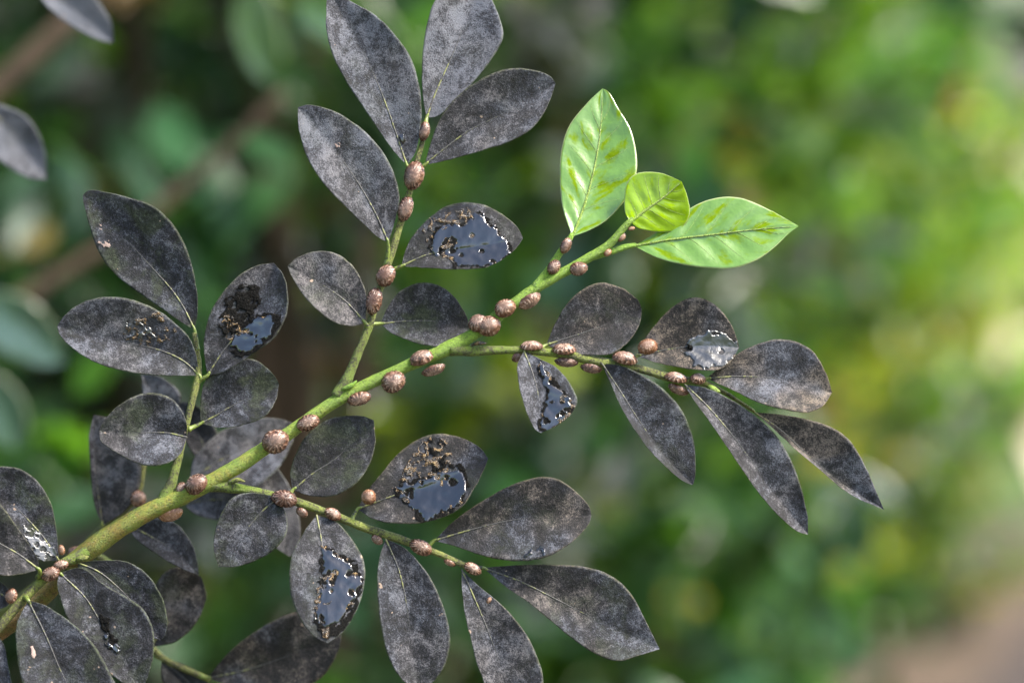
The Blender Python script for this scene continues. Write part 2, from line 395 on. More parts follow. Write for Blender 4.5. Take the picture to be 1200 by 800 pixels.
PAL = np.array([(.022, .062, .022), (.040, .105, .012), (.075, .145, .010), (.025, .070, .035), (.11, .155, .010), (.040, .050, .045), (.17, .16, .02), (.10, .065, .03)])
def shrub(label, x, y, rx, ry, h, n, weights, llen=.045, seed=0, dark=1., zmin=.04, grp='shrubs of the hedge'):
    g = np.random.default_rng(seed)
    e = empty('hedge_shrub', (x, y, 0), label, 'shrub', grp)
    # stems
    for k in range(6):
        a = g.uniform(0, 6.28); tx, ty = .55 * rx * math.cos(a), .55 * ry * math.sin(a)
        P = catmull([(x + .08 * math.cos(a), y + .08 * math.sin(a), 0), (x + tx * .35, y + ty * .35, h * .3), (x + tx * .7 + g.normal(0, .05), y + ty * .7, h * .62), (x + tx, y + ty, h * .92)], 14)
        V, F, uv = tube_geo(P, np.linspace(.017, .004, 14), 8, .15, k)
        mesh_obj('stem', V, F, BARK, e, P[0], uv=uv)
    # leaves, clumped on shoots near the surface
    ns = n // 14
    th = g.uniform(0, 6.28, ns); zc = g.uniform(zmin, 1, ns); q = g.uniform(0, 1, ns) ** .42
    bulge = (1 - np.abs((zc - zmin) / (1 - zmin) * 2 - 1) ** 3.5) ** .5 * (1 + .20 * np.sin(th * 3 + zc * 9 + seed) + .12 * np.sin(th * 7 - zc * 14))
    SC = np.stack([x + rx * q * bulge * np.cos(th), y + ry * q * bulge * np.sin(th), zc * h], 1)
    SD = np.stack([np.cos(th), np.sin(th), g.uniform(.2, 1.3, ns)], 1) + g.normal(0, .35, (ns, 3)); SD /= np.linalg.norm(SD, axis=1)[:, None]
    idx = np.repeat(np.arange(ns), 14); m = len(idx); t = np.tile(np.linspace(-.5, .5, 14), ns)
    C = SC[idx] + SD[idx] * (t * .17)[:, None] + g.normal(0, .014, (m, 3))
    U = SD[idx] * .55 + g.normal(0, .55, (m, 3)); U /= np.linalg.norm(U, axis=1)[:, None]
    N = np.array([0, 0, 1.0]) + SD[idx] * .6 + g.normal(0, .55, (m, 3)); N -= (N * U).sum(1)[:, None] * U; N /= np.linalg.norm(N, axis=1)[:, None]
    L = llen * g.uniform(.65, 1.25, m); W = L * g.uniform(.42, .6, m)
    shoot_c = g.choice(len(PAL), ns, p=np.array(weights) / sum(weights)); tone = dark * PAL[shoot_c[idx]] * g.uniform(.55, 1.5, (ns, 1))[idx] * g.uniform(.8, 1.25, (m, 1)) * g.uniform(.9, 1.1, (m, 3))
    me = leaf_cloud(C - np.array([x, y, 0]), N, U, L, W, tone); me.materials.append(HEDGE)
    f = bpy.data.objects.new('foliage', me); sc.collection.objects.link(f); place(f, (x, y, 0), e); f['kind'] = 'stuff'
    return e

DK = (5, 2.2, .5, 4.5, .2, 2.6, .1, .2); MD = (2.5, 5, 3, 2.5, 1.2, 1, .5, .3); BR = (1.6, 4, 5.5, 1.6, 4.2, .6, 1.4, .4)
shrub('dark green hedge shrub behind the left edge, nearest the branch', -.84, 1.66, .62, .50, 2.7, 15000, DK, .060, 1, .9)
shrub('dark green hedge shrub behind the middle left leaves', -.20, 2.40, .60, .50, 2.6, 14000, DK, .060, 2, 1.0)
shrub('mid green hedge shrub behind the middle of the branch', -.06, 3.60, .60, .60, 2.2, 13000, MD, .055, 3, 1.3)
shrub('bright green hedge shrub behind the young green leaves', .08, 4.6, .62, .60, 2.0, 9500, BR, .064, 4, 1.5)
shrub('bright yellow-green hedge shrub behind the right leaf cluster', .36, 5.9, .62, .65, 2.0, 9500, BR, .068, 5, 2.0)
shrub('yellow-green hedge shrub at the far right end of the hedge', .72, 7.8, .62, .7, 2.0, 9500, BR, .072, 6, 2.1)
shrub('lowest round shrub at the foot of the hedge, lower right', .87, 6.2, .22, .25, .55, 2500, MD, .045, 13, 1.1)
shrub('low leafy shrub at the foot of the hedge beside the path', .84, 6.9, .33, .4, 1.0, 5000, BR, .05, 9, 1.2)
shrub('small standard tree on the pale slope at the right edge', 2.12, 11.0, .42, .4, 1.16, 1500, BR, .06, 8, 1.6, .55)
shrub('low green clump beside the pale slope at the right edge', 1.80, 9.3, .34, .22, .28, 1200, BR, .05, 10, 1.4)
shrub('dark shrub filling the gap behind the left part of the hedge', -1.0, 3.5, .8, .6, 2.6, 14000, DK, .05, 12, .6)

# ------------------------------------------------------------------ stems of the branch
MAIN = [(-70, 780, 11, 60), (-10, 745, 11, 45), (40, 708, 11.5, 28), (100, 648, 11.8, 10), (160, 607, 10.6, 2), (220, 578, 10, 0), (262, 556, 9.2, 0), (330, 513, 7.7, 0), (400, 466, 7.4, 0),
        (470, 432, 7, 0), (525, 408, 8.4, 0), (560, 388, 7.6, 0), (620, 343, 6.1, 0), (680, 308, 5.7, 0), (712, 288, 5, -2), (733, 265, 3.8, -6), (742, 256, 2.8, -8)]
STEMS = {
 'main': MAIN,
 'upper': [(396, 464, 8.5, 1), (407, 444, 6.6, 1), (420, 412, 5, 1), (434, 378, 4.6, 1), (442, 348, 4.2, 1), (455, 308, 4.8, 1), (464, 278, 4.6, 1), (476, 238, 4, 1), (486, 200, 3.6, 1), (495, 165, 3, 1), (500, 143, 2.2, 1)],
 'left': [(190, 592, 9.5, 2), (200, 568, 6.5, 2), (208, 540, 5, 1), (218, 500, 4, 0), (226, 465, 4.2, 0), (232, 440, 4.2, 0), (231, 415, 3.6, 0), (228, 390, 3, 0)],
 'right': [(528, 408, 9, 0), (555, 411, 6.4, 0), (590, 410, 4.6, 0), (625, 411, 4.6, 0), (665, 416, 5.2, 0), (705, 424, 6, 0), (745, 431, 4.6, 0), (785, 442, 5, 1), (822, 448, 3.6, 2), (850, 460, 2.6, 8), (884, 482, 1.8, 14)],
 'lower': [(245, 567, 9, 1), (272, 571, 6.6, 0), (305, 577, 5, 0), (345, 587, 5.2, 0), (390, 603, 4.8, 0), (430, 619, 5, 0), (470, 632, 5, 0), (510, 647, 3.8, 0), (540, 660, 3.6, 0), (562, 668, 2.6, 0)],
 'shootA': [(628, 337, 6, 0), (642, 318, 4.8, 1), (655, 298, 4.2, 2), (667, 281, 3.6, 3), (671, 274, 2.6, 3)],
 'shootC': [(692, 301, 5, 0), (712, 296, 4.2, 2), (730, 290, 3.8, 4), (745, 287, 2.6, 5)],
 'front': [(112, 640, 9, 8), (92, 652, 7, 0), (70, 662, 5.4, -6), (45, 684, 5.4, -12), (22, 708, 5.6, -18), (-2, 735, 6, -22), (-40, 775, 6.5, -30)],
}
branch = empty('shrub_branch', at(*MAIN[0][:2], MAIN[0][3]), 'sooty grey leaved branch with a fresh green shoot tip crossing the picture', 'branch')
def stem(key, name, mat, parent, label=None, wob=.10, sides=18, path=None):
    P = np.array(path or STEMS[key], float); C = catmull(P[:, [0, 1, 2, 3]], max(24, len(P) * 9))
    # slight knobbly kinks
    C[1:-1, 0] += (fbm(np.arange(len(C))[1:-1] / 6., np.full(len(C) - 2, 3.1), hash(key) % 97) - .5) * 1.6
    V, F, uv = tube_geo(at(C[:, 0], C[:, 1], C[:, 3]), C[:, 2] * S, sides, wob, len(key))
    o = mesh_obj(name, V, F, mat, parent, at(P[0, 0], P[0, 1], P[0, 3]), uv=uv)
    if label: o['label'] = label
    return o
stem('main', 'main_stem', STEM, branch, 'green main stem, ochre at its lower end', .13, 24)
for k_, m_ in (('upper', TWIG), ('left', TWIG), ('right', TWIG), ('lower', TWIG), ('front', TWIG)):
    stem(k_, 'side_twig', m_, branch, None, .12)
for k_ in ('shootA', 'shootC'): stem(k_, 'shoot', SHOOT, branch, None, .05)

def bud(P, r, parent, mat):
    P = np.array(P, float); C = catmull(P, 10); rr = r * np.sin(np.linspace(.5, 2.9, 10)) * S
    V, F, uv = tube_geo(at(C[:, 0], C[:, 1], C[:, 2]), rr, 8, .2, 3); mesh_obj('bud', V, F, mat, parent, V.mean(0), uv=uv)
bud([(401, 456, -6), (411, 452, -8), (418, 446, -9)], 3.0, branch, SHOOT)
bud([(268, 566, -5), (279, 562, -8), (287, 564, -8)], 3.0, branch, TWIG)
bud([(553, 404, -6), (561, 402, -9), (570, 402, -9)], 2.6, branch, CRUST)
bud([(830, 452, -2), (838, 457, -3), (844, 459, -3)], 4.0, branch, GRIB)
bud([(88, 655, -4), (97, 654, -8), (104, 652, -8)], 4.0, branch, TWIG)

# ------------------------------------------------------------------ leaves
def resample_side(base, side, tip, n):
    return catmull([base] + list(side) + [tip], n)

class Leaf:
    def __init__(s, name, parent, M, A, B, d0, d1, fA, fB, arch=0., mat=SOOT, col=(.3, .4, .5), stalk=None, seed=0,
                 rib=MIDRIB, ribr=1.05, thick=1.5, quilt=.45, nv=7, label=None, crease=.012, rough_edge=.7, n=52, m=15, curl=0.):
        s.M, s.A, s.B = M, A, B; s.p = (d0, d1, fA, fB, arch, quilt, nv, crease, curl); s.seed = seed; s.edge = rough_edge
        g = np.random.default_rng(seed); s.ph = g.uniform(0, 6.28, 4)
        u = np.linspace(0, 1, n); v = np.concatenate([np.linspace(-1, 0, m), np.linspace(0, 1, m)[1:]])
        s.o = at(*M[0], d0)
        X, Y, D = s.ev(u, v); nvv = len(v)
        top = at(X, Y, D).reshape(-1, 3)
        tk = thick * (1 - .35 * np.abs(v))[None, :] * np.ones((n, 1))
        bot = at(X, Y, D + tk).reshape(-1, 3)
        uv = np.stack(np.broadcast_arrays(u[:, None], (v * .5 + .5)[None]), -1).reshape(-1, 2)
        ft = grid_faces(n, nvv); fb = grid_faces(n, nvv, n * nvv, True); N = n * nvv; F = np.concatenate([ft, fb]).tolist()
        for i in range(n - 1):
            a = i * nvv; F.append((a, a + nvv, a + nvv + N, a + N)); b = a + nvv - 1; F.append((b + nvv, b, b + N, b + nvv + N))
        Vv = np.vstack([top, bot])
        s.ob = mesh_obj(name, Vv, F, mat, parent, s.o, uv=np.vstack([uv, uv]), col=col)
        if label: s.ob['label'] = label
        if rib:
            us = np.linspace(0.0, .95 if rib is not MIDRIB else .78, 40); x, y, d = s.ev(us, np.array([0.]))
            V, F, uv = tube_geo(at(x[:, 0], y[:, 0], d[:, 0] + (.1 + .7 * us if rib is MIDRIB else -.1)), ribr * S * (1.15 - us * .95), 7, .15, seed)
            mesh_obj('midrib', V, F, rib, s.ob, s.o, uv=uv)
        if rib is GRIB:
            for sg in (-1, 1):
                for q_ in range(5):
                    u0 = .12 + .15 * q_ + (.05 if sg > 0 else 0); t_ = np.linspace(0, 1, 10)
                    pts = [s.ev(np.array([u0 + .17 * a_ ** .8]), np.array([sg * .86 * a_])) for a_ in t_]
                    V, F, uv = tube_geo(np.array([at(p[0][0, 0], p[1][0, 0], p[2][0, 0] + .05) for p in pts]), .42 * S * (1.1 - .8 * t_), 6)
                    mesh_obj('side_vein', V, F, rib, s.ob, s.o, uv=uv)
        if stalk:
            b = np.array(M[0]); q = np.array(M[1]); dr = (q - b) / np.linalg.norm(q - b); e = b + dr * 5
            st = np.array(stalk[:2]); mid_ = (st + b) / 2 + dr * -1.5
            sd_ = stalk[2] if len(stalk) > 2 else 0
            x, y, d = s.ev(np.array([.03]), np.array([0.]))
            C = catmull([(st[0], st[1], sd_), (mid_[0], mid_[1], (sd_ + d0) / 2), (b[0], b[1], d0 - .3), (e[0], e[1], d[0, 0] - .2)], 16)
            V, F, uv = tube_geo(at(C[:, 0], C[:, 1], C[:, 2]), np.array([3.9, 3.5, 3.1] + list(np.linspace(2.8, 1.5, 13))) * S * (stalk[3] if len(stalk) > 3 else 1), 10, .1, seed)
            mesh_obj('petiole', V, F, PETIOLE if mat is SOOT else SHOOT, s.ob, s.o, uv=uv)
    def ev(s, u, v):
        d0, d1, fA, fB, arch, quilt, nv, crease, curl = s.p; nn = 160
        M = catmull(s.M, nn); A = resample_side(s.M[0], s.A, s.M[-1], nn); B = resample_side(s.M[0], s.B, s.M[-1], nn)
        uu = np.linspace(0, 1, nn); f = lambda P: np.stack([np.interp(u, uu, P[:, 0]), np.interp(u, uu, P[:, 1])], 1)
        M, A, B = f(M), f(A), f(B)
        if s.edge:
            for P, sd in ((A, 1), (B, 2)):
                dlt = (fbm(u * 26, np.full(len(u), s.seed * 3.3 + sd), s.seed + sd, 3) - .5) * 2 * s.edge * np.minimum(1, np.minimum(u, 1 - u) * 12)
                ax = (P - M); P += ax / (np.linalg.norm(ax, axis=1)[:, None] + 1e-6) * dlt[:, None]
        t = np.abs(v)[None, :, None]; E = np.where((v < 0)[None, :, None], A[:, None], B[:, None])
        P = M[:, None] * (1 - t) + E * t
        wid = np.linalg.norm(E - M[:, None], axis=2); av = np.abs(v)[None, :]
        sl = np.where(v < 0, fA, fB)[None, :]
        D = d0 + (d1 - d0) * u[:, None] + arch * 4 * u[:, None] * (1 - u[:, None])
        D = D - sl * wid * (np.sqrt(av ** 2 + crease) - math.sqrt(crease)) - curl * wid * av ** 3
        env = (np.sin(np.pi * np.clip(u, 0, 1)) ** .6)[:, None]
        D = D + quilt * env * np.sin(2 * np.pi * (u[:, None] * nv - .55 * av * nv * .35) + s.ph[0] + 3.5 * (fbm(u[:, None] * 3 + s.seed, v[None] * 1.5 + 5, s.seed, 2) - .5) + (v > 0)[None] * 1.9) * np.minimum(1, av * 3) * (1.05 - av)
        D = D + env * (1.5 * np.sin(u[:, None] * 5 + s.ph[1]) * v[None] + 1.1 * np.sin(u[:, None] * 8.5 + s.ph[2]) * av * av + .7 * np.sin(u[:, None] * 13 + 4 * v[None] + s.ph[3]) * av)
        return P[..., 0], P[..., 1], D
    def film(s, name, poly, mat, hole=0., hs=.12, jag=3.0, h=1.4, edge=3, lift=.6, lump=0., lf=.2, jf=.16, jo=3, ho=4, seed=0, res=1.0, label=None):
        """a patch lying on the leaf, outline roughened, with holes, rounded towards its rim"""
        nu, nv2 = int(330 * res), int(230 * res); edge = int(edge * 2.2)
        u = np.linspace(.01, .995, nu); v = np.linspace(-.985, .985, nv2); X, Y, D = s.ev(u, v)
        jx = (fbm(X * jf, Y * jf, seed + 5, jo) - .5) * 2 * jag * 1.6; jy = (fbm(X * jf + 40, Y * jf, seed + 9, jo) - .5) * 2 * jag * 1.6
        k = inside(X + jx, Y + jy, poly)
        if hole > 0: k &= fbm(X * hs, Y * hs, seed + 31, ho) > hole
        dist = np.zeros(k.shape); cur = k.copy()
        for _ in range(edge):
            dist += cur; c2 = cur.copy()
            c2[1:] &= cur[:-1]; c2[:-1] &= cur[1:]; c2[:, 1:] &= cur[:, :-1]; c2[:, :-1] &= cur[:, 1:]; cur = c2
        tt = np.clip((dist - 1) / (edge - 1), 0, 1); hh = h * tt * tt * (3 - 2 * tt)
        if lump: hh = hh + lump * (fbm(X * lf, Y * lf, seed + 77, 2) - .35) * (dist > 0)
        if lump: hh *= np.clip(dist / edge, 0, 1)
        # soften the cut outline: rim points move to the mean of the kept neighbours
        for _ in range(4):
            rim = k & (dist <= 2); sx = np.zeros(k.shape); sy = sx.copy(); sn = sx.copy()
            for a_, b_ in ((1, 0), (-1, 0), (0, 1), (0, -1), (1, 1), (-1, -1), (1, -1), (-1, 1)):
                kk = np.roll(np.roll(k, a_, 0), b_, 1); sx += kk * np.roll(np.roll(X, a_, 0), b_, 1); sy += kk * np.roll(np.roll(Y, a_, 0), b_, 1); sn += kk
            ok = rim & (sn > 0); X = np.where(ok, .5 * X + .5 * sx / np.maximum(sn, 1), X); Y = np.where(ok, .5 * Y + .5 * sy / np.maximum(sn, 1), Y)
        V = at(X, Y, D - lift - hh)
        q = k[:-1, :-1] & k[1:, :-1] & k[:-1, 1:] & k[1:, 1:]
        F = grid_faces(nu, nv2)[q.ravel()]
        if len(F) == 0: return
        us, inv = np.unique(F.ravel(), return_inverse=True); F = inv.reshape(F.shape)
        o = mesh_obj(name, V.reshape(-1, 3)[us], F, mat, s.ob, s.o)
        if label: o['label'] = label
        return o
    def pool(s, poly, grow=3.0, **kw):
        """wet honeydew with the dark stain it lies on"""
        c = np.mean(np.array(poly, float), 0); sd = kw.get('seed', 0)
        big = [tuple(np.array(p) + (np.array(p) - c) / np.linalg.norm(np.array(p) - c) * grow) for p in poly]
        s.film('charred_patch', big, CHAR, .30, .2, 4.5, .3, seed=sd + 200)
        kw['hs'] = .085; kw['h'] = .55; kw['lump'] = 1.9; kw['hole'] = kw['hole'] - .03
        s.film('amber_rim', [tuple(np.array(p) + (np.array(p) - c) / np.linalg.norm(np.array(p) - c) * 1.5) for p in poly], CRUST, .56, .14, 4, .4, lift=.75, seed=sd + 300)
        return s.film('honeydew_film', poly, FILM, jf=.12, jo=3, ho=3, **kw)

LV = {}
def L(key, M, A, B, d0, d1, fA=.35, fB=.35, **kw):
    kw.setdefault('seed', len(LV) * 7 + 3)
    LV[key] = Leaf(kw.pop('name', 'leaf'), kw.pop('parent', branch), M, A, B, d0, d1, fA, fB, **kw)
    return LV[key]

# A = upper/left side, B = lower/right side; depth d0 at the base, d1 at the tip (photo pixels, + is away)
# left twig
L('L1', [(228, 386), (215, 360), (200, 338), (175, 310), (148, 280), (120, 246), (97, 229)], [(218, 381), (196, 366), (165, 345), (142, 328), (123, 308), (111, 284), (103, 258), (98, 238)],
  [(232, 362), (230, 335), (222, 300), (206, 267), (182, 243), (150, 231), (112, 223), (102, 224)], 0, -6, .12, .30, arch=6, col=(.75, .15, .5), stalk=(231, 410), label='leaf with a greenish tip and pale pink flecks')
L('L2', [(234, 440), (212, 421), (180, 408), (140, 401), (100, 392), (67, 382)], [(226, 403), (205, 378), (180, 361), (150, 350), (120, 348), (95, 355), (76, 369)], [(190, 440), (150, 436), (115, 426), (90, 412), (71, 394)], -2, -8, .2, .45, col=(.2, .25, .62), stalk=(233, 446))
L('L3', [(243, 440), (258, 416), (275, 394), (294, 364), (310, 335), (321, 308)], [(239, 412), (240, 390), (247, 365), (262, 341), (281, 322), (302, 311)], [(258, 437), (278, 427), (302, 411), (322, 395), (335, 372), (338, 348), (333, 324)], -3, -4, .25, .5, col=(.25, .3, .5), stalk=(234, 444))
L('L4', [(219, 512), (195, 507), (165, 507), (140, 508), (116, 504)], [(218, 492), (206, 471), (185, 461), (160, 463), (135, 478), (121, 494)], [(213, 529), (200, 541), (180, 546), (158, 542), (140, 532), (119, 518)], -5, -10, .25, .5, col=(.7, .35, .6))
L('L5', [(235, 496), (252, 487), (280, 471), (305, 460), (327, 450)], [(235, 470), (241, 445), (262, 428), (293, 420), (313, 431), (324, 444)], [(258, 501), (285, 498), (310, 488), (323, 470)], 6, 12, .2, .4, col=(.8, .3, .5), stalk=(221, 503))
# upper twig
L('U1', [(477, 194), (467, 165), (455, 130), (440, 92), (418, 46), (384, -12)], [(463, 179), (445, 155), (425, 125), (405, 95), (390, 65), (383, 40), (382, 14)], [(488, 176), (493, 150), (494, 125), (490, 95), (480, 65), (462, 40), (440, 18), (408, 0)], -2, 2, .42, .18, col=(.15, .1, .78), stalk=(485, 204))
L('U2', [(500, 138), (510, 110), (525, 76), (540, 40), (552, 2), (556, -34)], [(495, 110), (495, 70), (500, 30), (510, 0), (530, -24)], [(515, 135), (540, 112), (567, 82), (585, 55), (590, 38), (582, 12), (570, -12)], 6, 30, .42, .35, col=(.1, .1, .92), stalk=(499, 146))
L('U3', [(498, 193), (520, 175), (550, 153), (582, 137), (616, 118), (651, 98)], [(506, 163), (521, 130), (545, 105), (575, 87), (602, 80), (628, 83), (644, 89)], [(520, 189), (560, 178), (600, 165), (625, 149), (642, 124)], -3, -8, .2, .5, col=(.1, .35, .58), stalk=(487, 202))
L('U4', [(455, 284), (440, 250), (420, 215), (400, 186), (376, 155), (349, 126)], [(443, 278), (425, 262), (400, 238), (375, 210), (358, 180), (350, 150)], [(462, 262), (468, 235), (464, 210), (450, 180), (425, 152), (395, 132), (364, 123)], -5, -8, .45, .12, col=(.15, .2, .74), stalk=(453, 310))
L('U5', [(470, 312), (500, 299), (540, 291), (578, 285), (613, 279)], [(478, 286), (496, 262), (520, 243), (545, 237), (570, 241), (590, 252), (606, 266)], [(500, 314), (540, 316), (570, 313), (592, 302), (605, 291)], -3, -8, -.30, .75, col=(.2, .3, .4), stalk=(455, 318), label='leaf coated with wet black honeydew')
L('U6', [(428, 378), (405, 353), (380, 335), (358, 322), (337, 312)], [(429, 345), (418, 318), (400, 300), (375, 294), (350, 301)], [(415, 382), (397, 380), (380, 370), (360, 352), (344, 328)], -3, -8, .1, .45, col=(.35, .4, .72), stalk=(432, 384))
L('U7', [(446, 379), (480, 376), (515, 377), (550, 387)], [(455, 358), (470, 340), (495, 331), (520, 337), (538, 355), (548, 374)], [(460, 391), (485, 401), (515, 407), (535, 403), (547, 395)], 4, 13, .2, .45, col=(.75, .2, .48), stalk=(433, 380))
# right twig
L('R1', [(640, 404), (680, 391), (715, 378), (752, 362)], [(650, 380), (665, 355), (685, 338), (705, 331), (730, 338), (747, 351)], [(658, 412), (690, 416), (718, 414), (740, 397), (750, 378)], 6, 10, .15, .5, col=(.3, .8, .48), stalk=(632, 410))
L('R2', [(746, 417), (785, 409), (825, 404), (866, 407)], [(757, 395), (775, 372), (795, 355), (815, 348), (838, 357), (855, 377), (863, 395)], [(770, 425), (805, 432), (838, 434), (856, 424)], 5, 6, .1, .7, col=(.1, .95, .62), stalk=(742, 428))
L('R3', [(828, 443), (870, 441), (920, 445), (975, 460)], [(850, 425), (876, 408), (905, 398), (928, 399), (952, 411), (968, 437)], [(860, 458), (890, 472), (920, 480), (945, 483), (964, 476)], 2, -4, .1, .7, col=(.1, .95, .68), stalk=(818, 449))
L('R4', [(884, 483), (915, 504), (950, 536), (985, 564), (1012, 582), (1036, 597)], [(910, 485), (945, 491), (980, 503), (1002, 524), (1017, 552), (1029, 581)], [(903, 499), (933, 527), (963, 552), (989, 574), (1010, 586)], 14, 16, .25, 1.4, col=(.15, .75, .74))
L('R5', [(802, 450), (832, 479), (866, 520), (902, 570), (947, 626)], [(832, 456), (870, 476), (905, 505), (925, 535), (938, 568), (946, 602)], [(815, 471), (840, 506), (869, 549), (899, 590), (931, 620)], -5, -12, .15, .9, col=(.1, .3, .62))
L('R6', [(705, 425), (726, 457), (752, 497), (781, 536), (812, 568)], [(735, 431), (770, 450), (795, 475), (810, 505), (815, 535), (815, 556)], [(715, 448), (730, 481), (756, 521), (785, 551), (801, 564)], -5, -8, .12, .8, col=(.3, .1, .50))
L('R7', [(614, 411), (625, 440), (632, 470), (634, 507)], [(606, 430), (610, 460), (618, 486), (627, 503)], [(632, 420), (651, 430), (666, 446), (676, 466), (672, 482), (655, 497)], -6, -34, .6, .05, col=(.1, .1, .62))
# lower twig
L('B1', [(343, 574), (366, 555), (398, 533), (438, 492)], [(340, 555), (345, 535), (356, 514), (373, 497), (395, 488), (422, 487)], [(365, 581), (390, 581), (415, 568), (432, 546), (440, 520)], 5, 9, .15, .4, col=(.65, .3, .42), stalk=(337, 585))
L('B2', [(419, 596), (460, 581), (512, 564), (572, 537)], [(428, 579), (446, 555), (470, 528), (495, 512), (516, 508), (542, 513), (562, 524)], [(440, 609), (465, 613), (490, 613), (516, 607), (541, 594), (556, 572), (567, 551)], 3, -6, -.34, .6, col=(.2, .7, .40), stalk=(412, 612), label='leaf with a shiny black honeydew pool and amber crust')
L('B3', [(509, 633), (550, 621), (600, 609), (650, 604), (693, 604)], [(530, 612), (560, 590), (595, 570), (630, 559), (656, 562), (677, 578), (690, 592)], [(540, 642), (570, 652), (600, 657), (630, 655), (656, 645), (676, 630), (690, 614)], 2, -6, .12, .42, col=(.25, .75, .46), stalk=(500, 643))
L('B4', [(566, 665), (610, 681), (660, 706), (712, 732), (750, 750), (773, 760)], [(600, 662), (640, 661), (680, 663), (712, 672), (736, 691), (752, 717), (764, 742)], [(590, 685), (625, 710), (650, 731), (680, 755), (705, 769), (727, 774), (748, 768)], 0, -8, .12, .42, col=(.35, .6, .54), stalk=(556, 667))
L('B5', [(541, 667), (560, 710), (578, 755), (592, 800), (608, 850)], [(541, 690), (545, 720), (552, 750), (560, 780), (577, 820)], [(560, 685), (590, 710), (615, 740), (630, 770), (637, 800), (630, 832)], -4, -12, .45, .15, col=(.1, .35, .68))
L('B6', [(452, 631), (468, 670), (477, 712), (483, 760), (492, 809)], [(444, 655), (442, 690), (446, 730), (455, 768), (471, 796)], [(476, 643), (500, 670), (518, 705), (527, 740), (524, 772), (510, 796)], -5, -10, .4, .2, col=(.15, .25, .64))
L('B7', [(371, 603), (378, 642), (383, 692), (384, 753)], [(355, 625), (342, 650), (339, 680), (343, 705), (354, 729), (369, 746)], [(395, 612), (415, 635), (427, 660), (426, 690), (416, 719), (400, 742)], -6, -58, .15, -.1, col=(.25, .2, .56), label='leaf with a sky-blue glint on wet honeydew')
L('B8', [(326, 583), (306, 600), (281, 630), (256, 664)], [(310, 579), (290, 577), (270, 585), (255, 611), (250, 640)], [(336, 605), (335, 626), (320, 645), (296, 658), (275, 664)], -6, -12, .35, .1, col=(.45, .15, .56))
# front twig, lower left
L('C1', [(69, 656), (45, 622), (10, 588), (-40, 560)], [(66, 620), (60, 590), (46, 566), (25, 550), (0, 546), (-25, 550)], [(45, 656), (20, 640), (-5, 612), (-28, 585)], -10, -22, .12, .4, col=(.85, .2, .5))
L('C2', [(46, 667), (20, 648), (-15, 628), (-60, 600)], [(42, 650), (22, 620), (0, 590), (-25, 566), (-48, 575)], [(22, 673), (0, 674), (-30, 664), (-52, 630)], -28, -50, .15, .4, col=(.5, .5, .42), stalk=(45, 676, -14))
L('C3', [(91, 659), (118, 671), (148, 697), (170, 722), (188, 750)], [(120, 656), (150, 658), (175, 675), (190, 700), (196, 725), (194, 743)], [(95, 680), (120, 702), (150, 726), (176, 745)], -2, -2, .2, .3, col=(.6, .1, .42))
L('C4', [(70, 671), (100, 700), (120, 732), (146, 772), (166, 808)], [(96, 665), (122, 684), (150, 700), (170, 716), (180, 740), (180, 766), (174, 791)], [(67, 686), (75, 714), (86, 737), (111, 770), (142, 799)], -16, -26, .12, .35, col=(.55, .15, .46), stalk=(60, 672, -10))
L('C5', [(33, 703), (54, 745), (76, 795), (120, 872)], [(55, 710), (85, 730), (111, 756), (130, 790), (140, 816), (138, 846)], [(20, 730), (19, 760), (27, 800), (48, 842)], -30, -55, .12, .35, col=(.5, .1, .46), stalk=(30, 700, -17))
L('C6', [(-4, 742), (-8, 775), (-14, 805), (-24, 850)], [(5, 756), (10, 780), (13, 805), (2, 835)], [(-14, 760), (-24, 790), (-32, 825)], -30, -48, .2, .2, col=(.3, .1, .4), stalk=(-8, 740, -22))
L('C7', [(14, 704), (-8, 690), (-30, 682), (-70, 668)], [(10, 690), (-8, 676), (-30, 668)], [(4, 712), (-18, 712), (-45, 700)], -22, -34, .2, .3, col=(.4, .2, .5))
# young leaves
L('G1', [(671, 277), (685, 240), (697, 195), (704, 150), (706, 104)], [(660, 246), (656, 210), (658, 175), (668, 146), (690, 119)], [(690, 270), (712, 257), (735, 231), (746, 202), (745, 175), (738, 150), (725, 128), (714, 109)], 3, 62, .05, .25, mat=GREEN, rib=GRIB, ribr=1.6, quilt=1.7, nv=6, rough_edge=.3, arch=6, label='glossy pale green young leaf standing upright')
L('G3', [(743, 288), (785, 281), (835, 275), (885, 269), (936, 265)], [(765, 275), (790, 256), (818, 239), (845, 231), (872, 233), (902, 246), (922, 257)], [(770, 302), (800, 310), (830, 314), (860, 314), (886, 305), (906, 291), (925, 273)], 5, -3, -.45, .6, mat=GREEN, rib=GRIB, ribr=1.6, quilt=1.7, nv=6, rough_edge=.3, label='glossy pale green young leaf pointing right')
L('G2', [(739, 260), (758, 245), (778, 231), (799, 213)], [(732, 246), (734, 216), (747, 203), (770, 202), (786, 207)], [(750, 268), (775, 272), (797, 269), (808, 252), (806, 232)], -8, -4, -.15, -.25, mat=GREENB, rib=GRIB, ribr=1.7, quilt=1.2, nv=5, arch=5, rough_edge=.3, label='small backlit yellow-green leaf at the shoot tip')

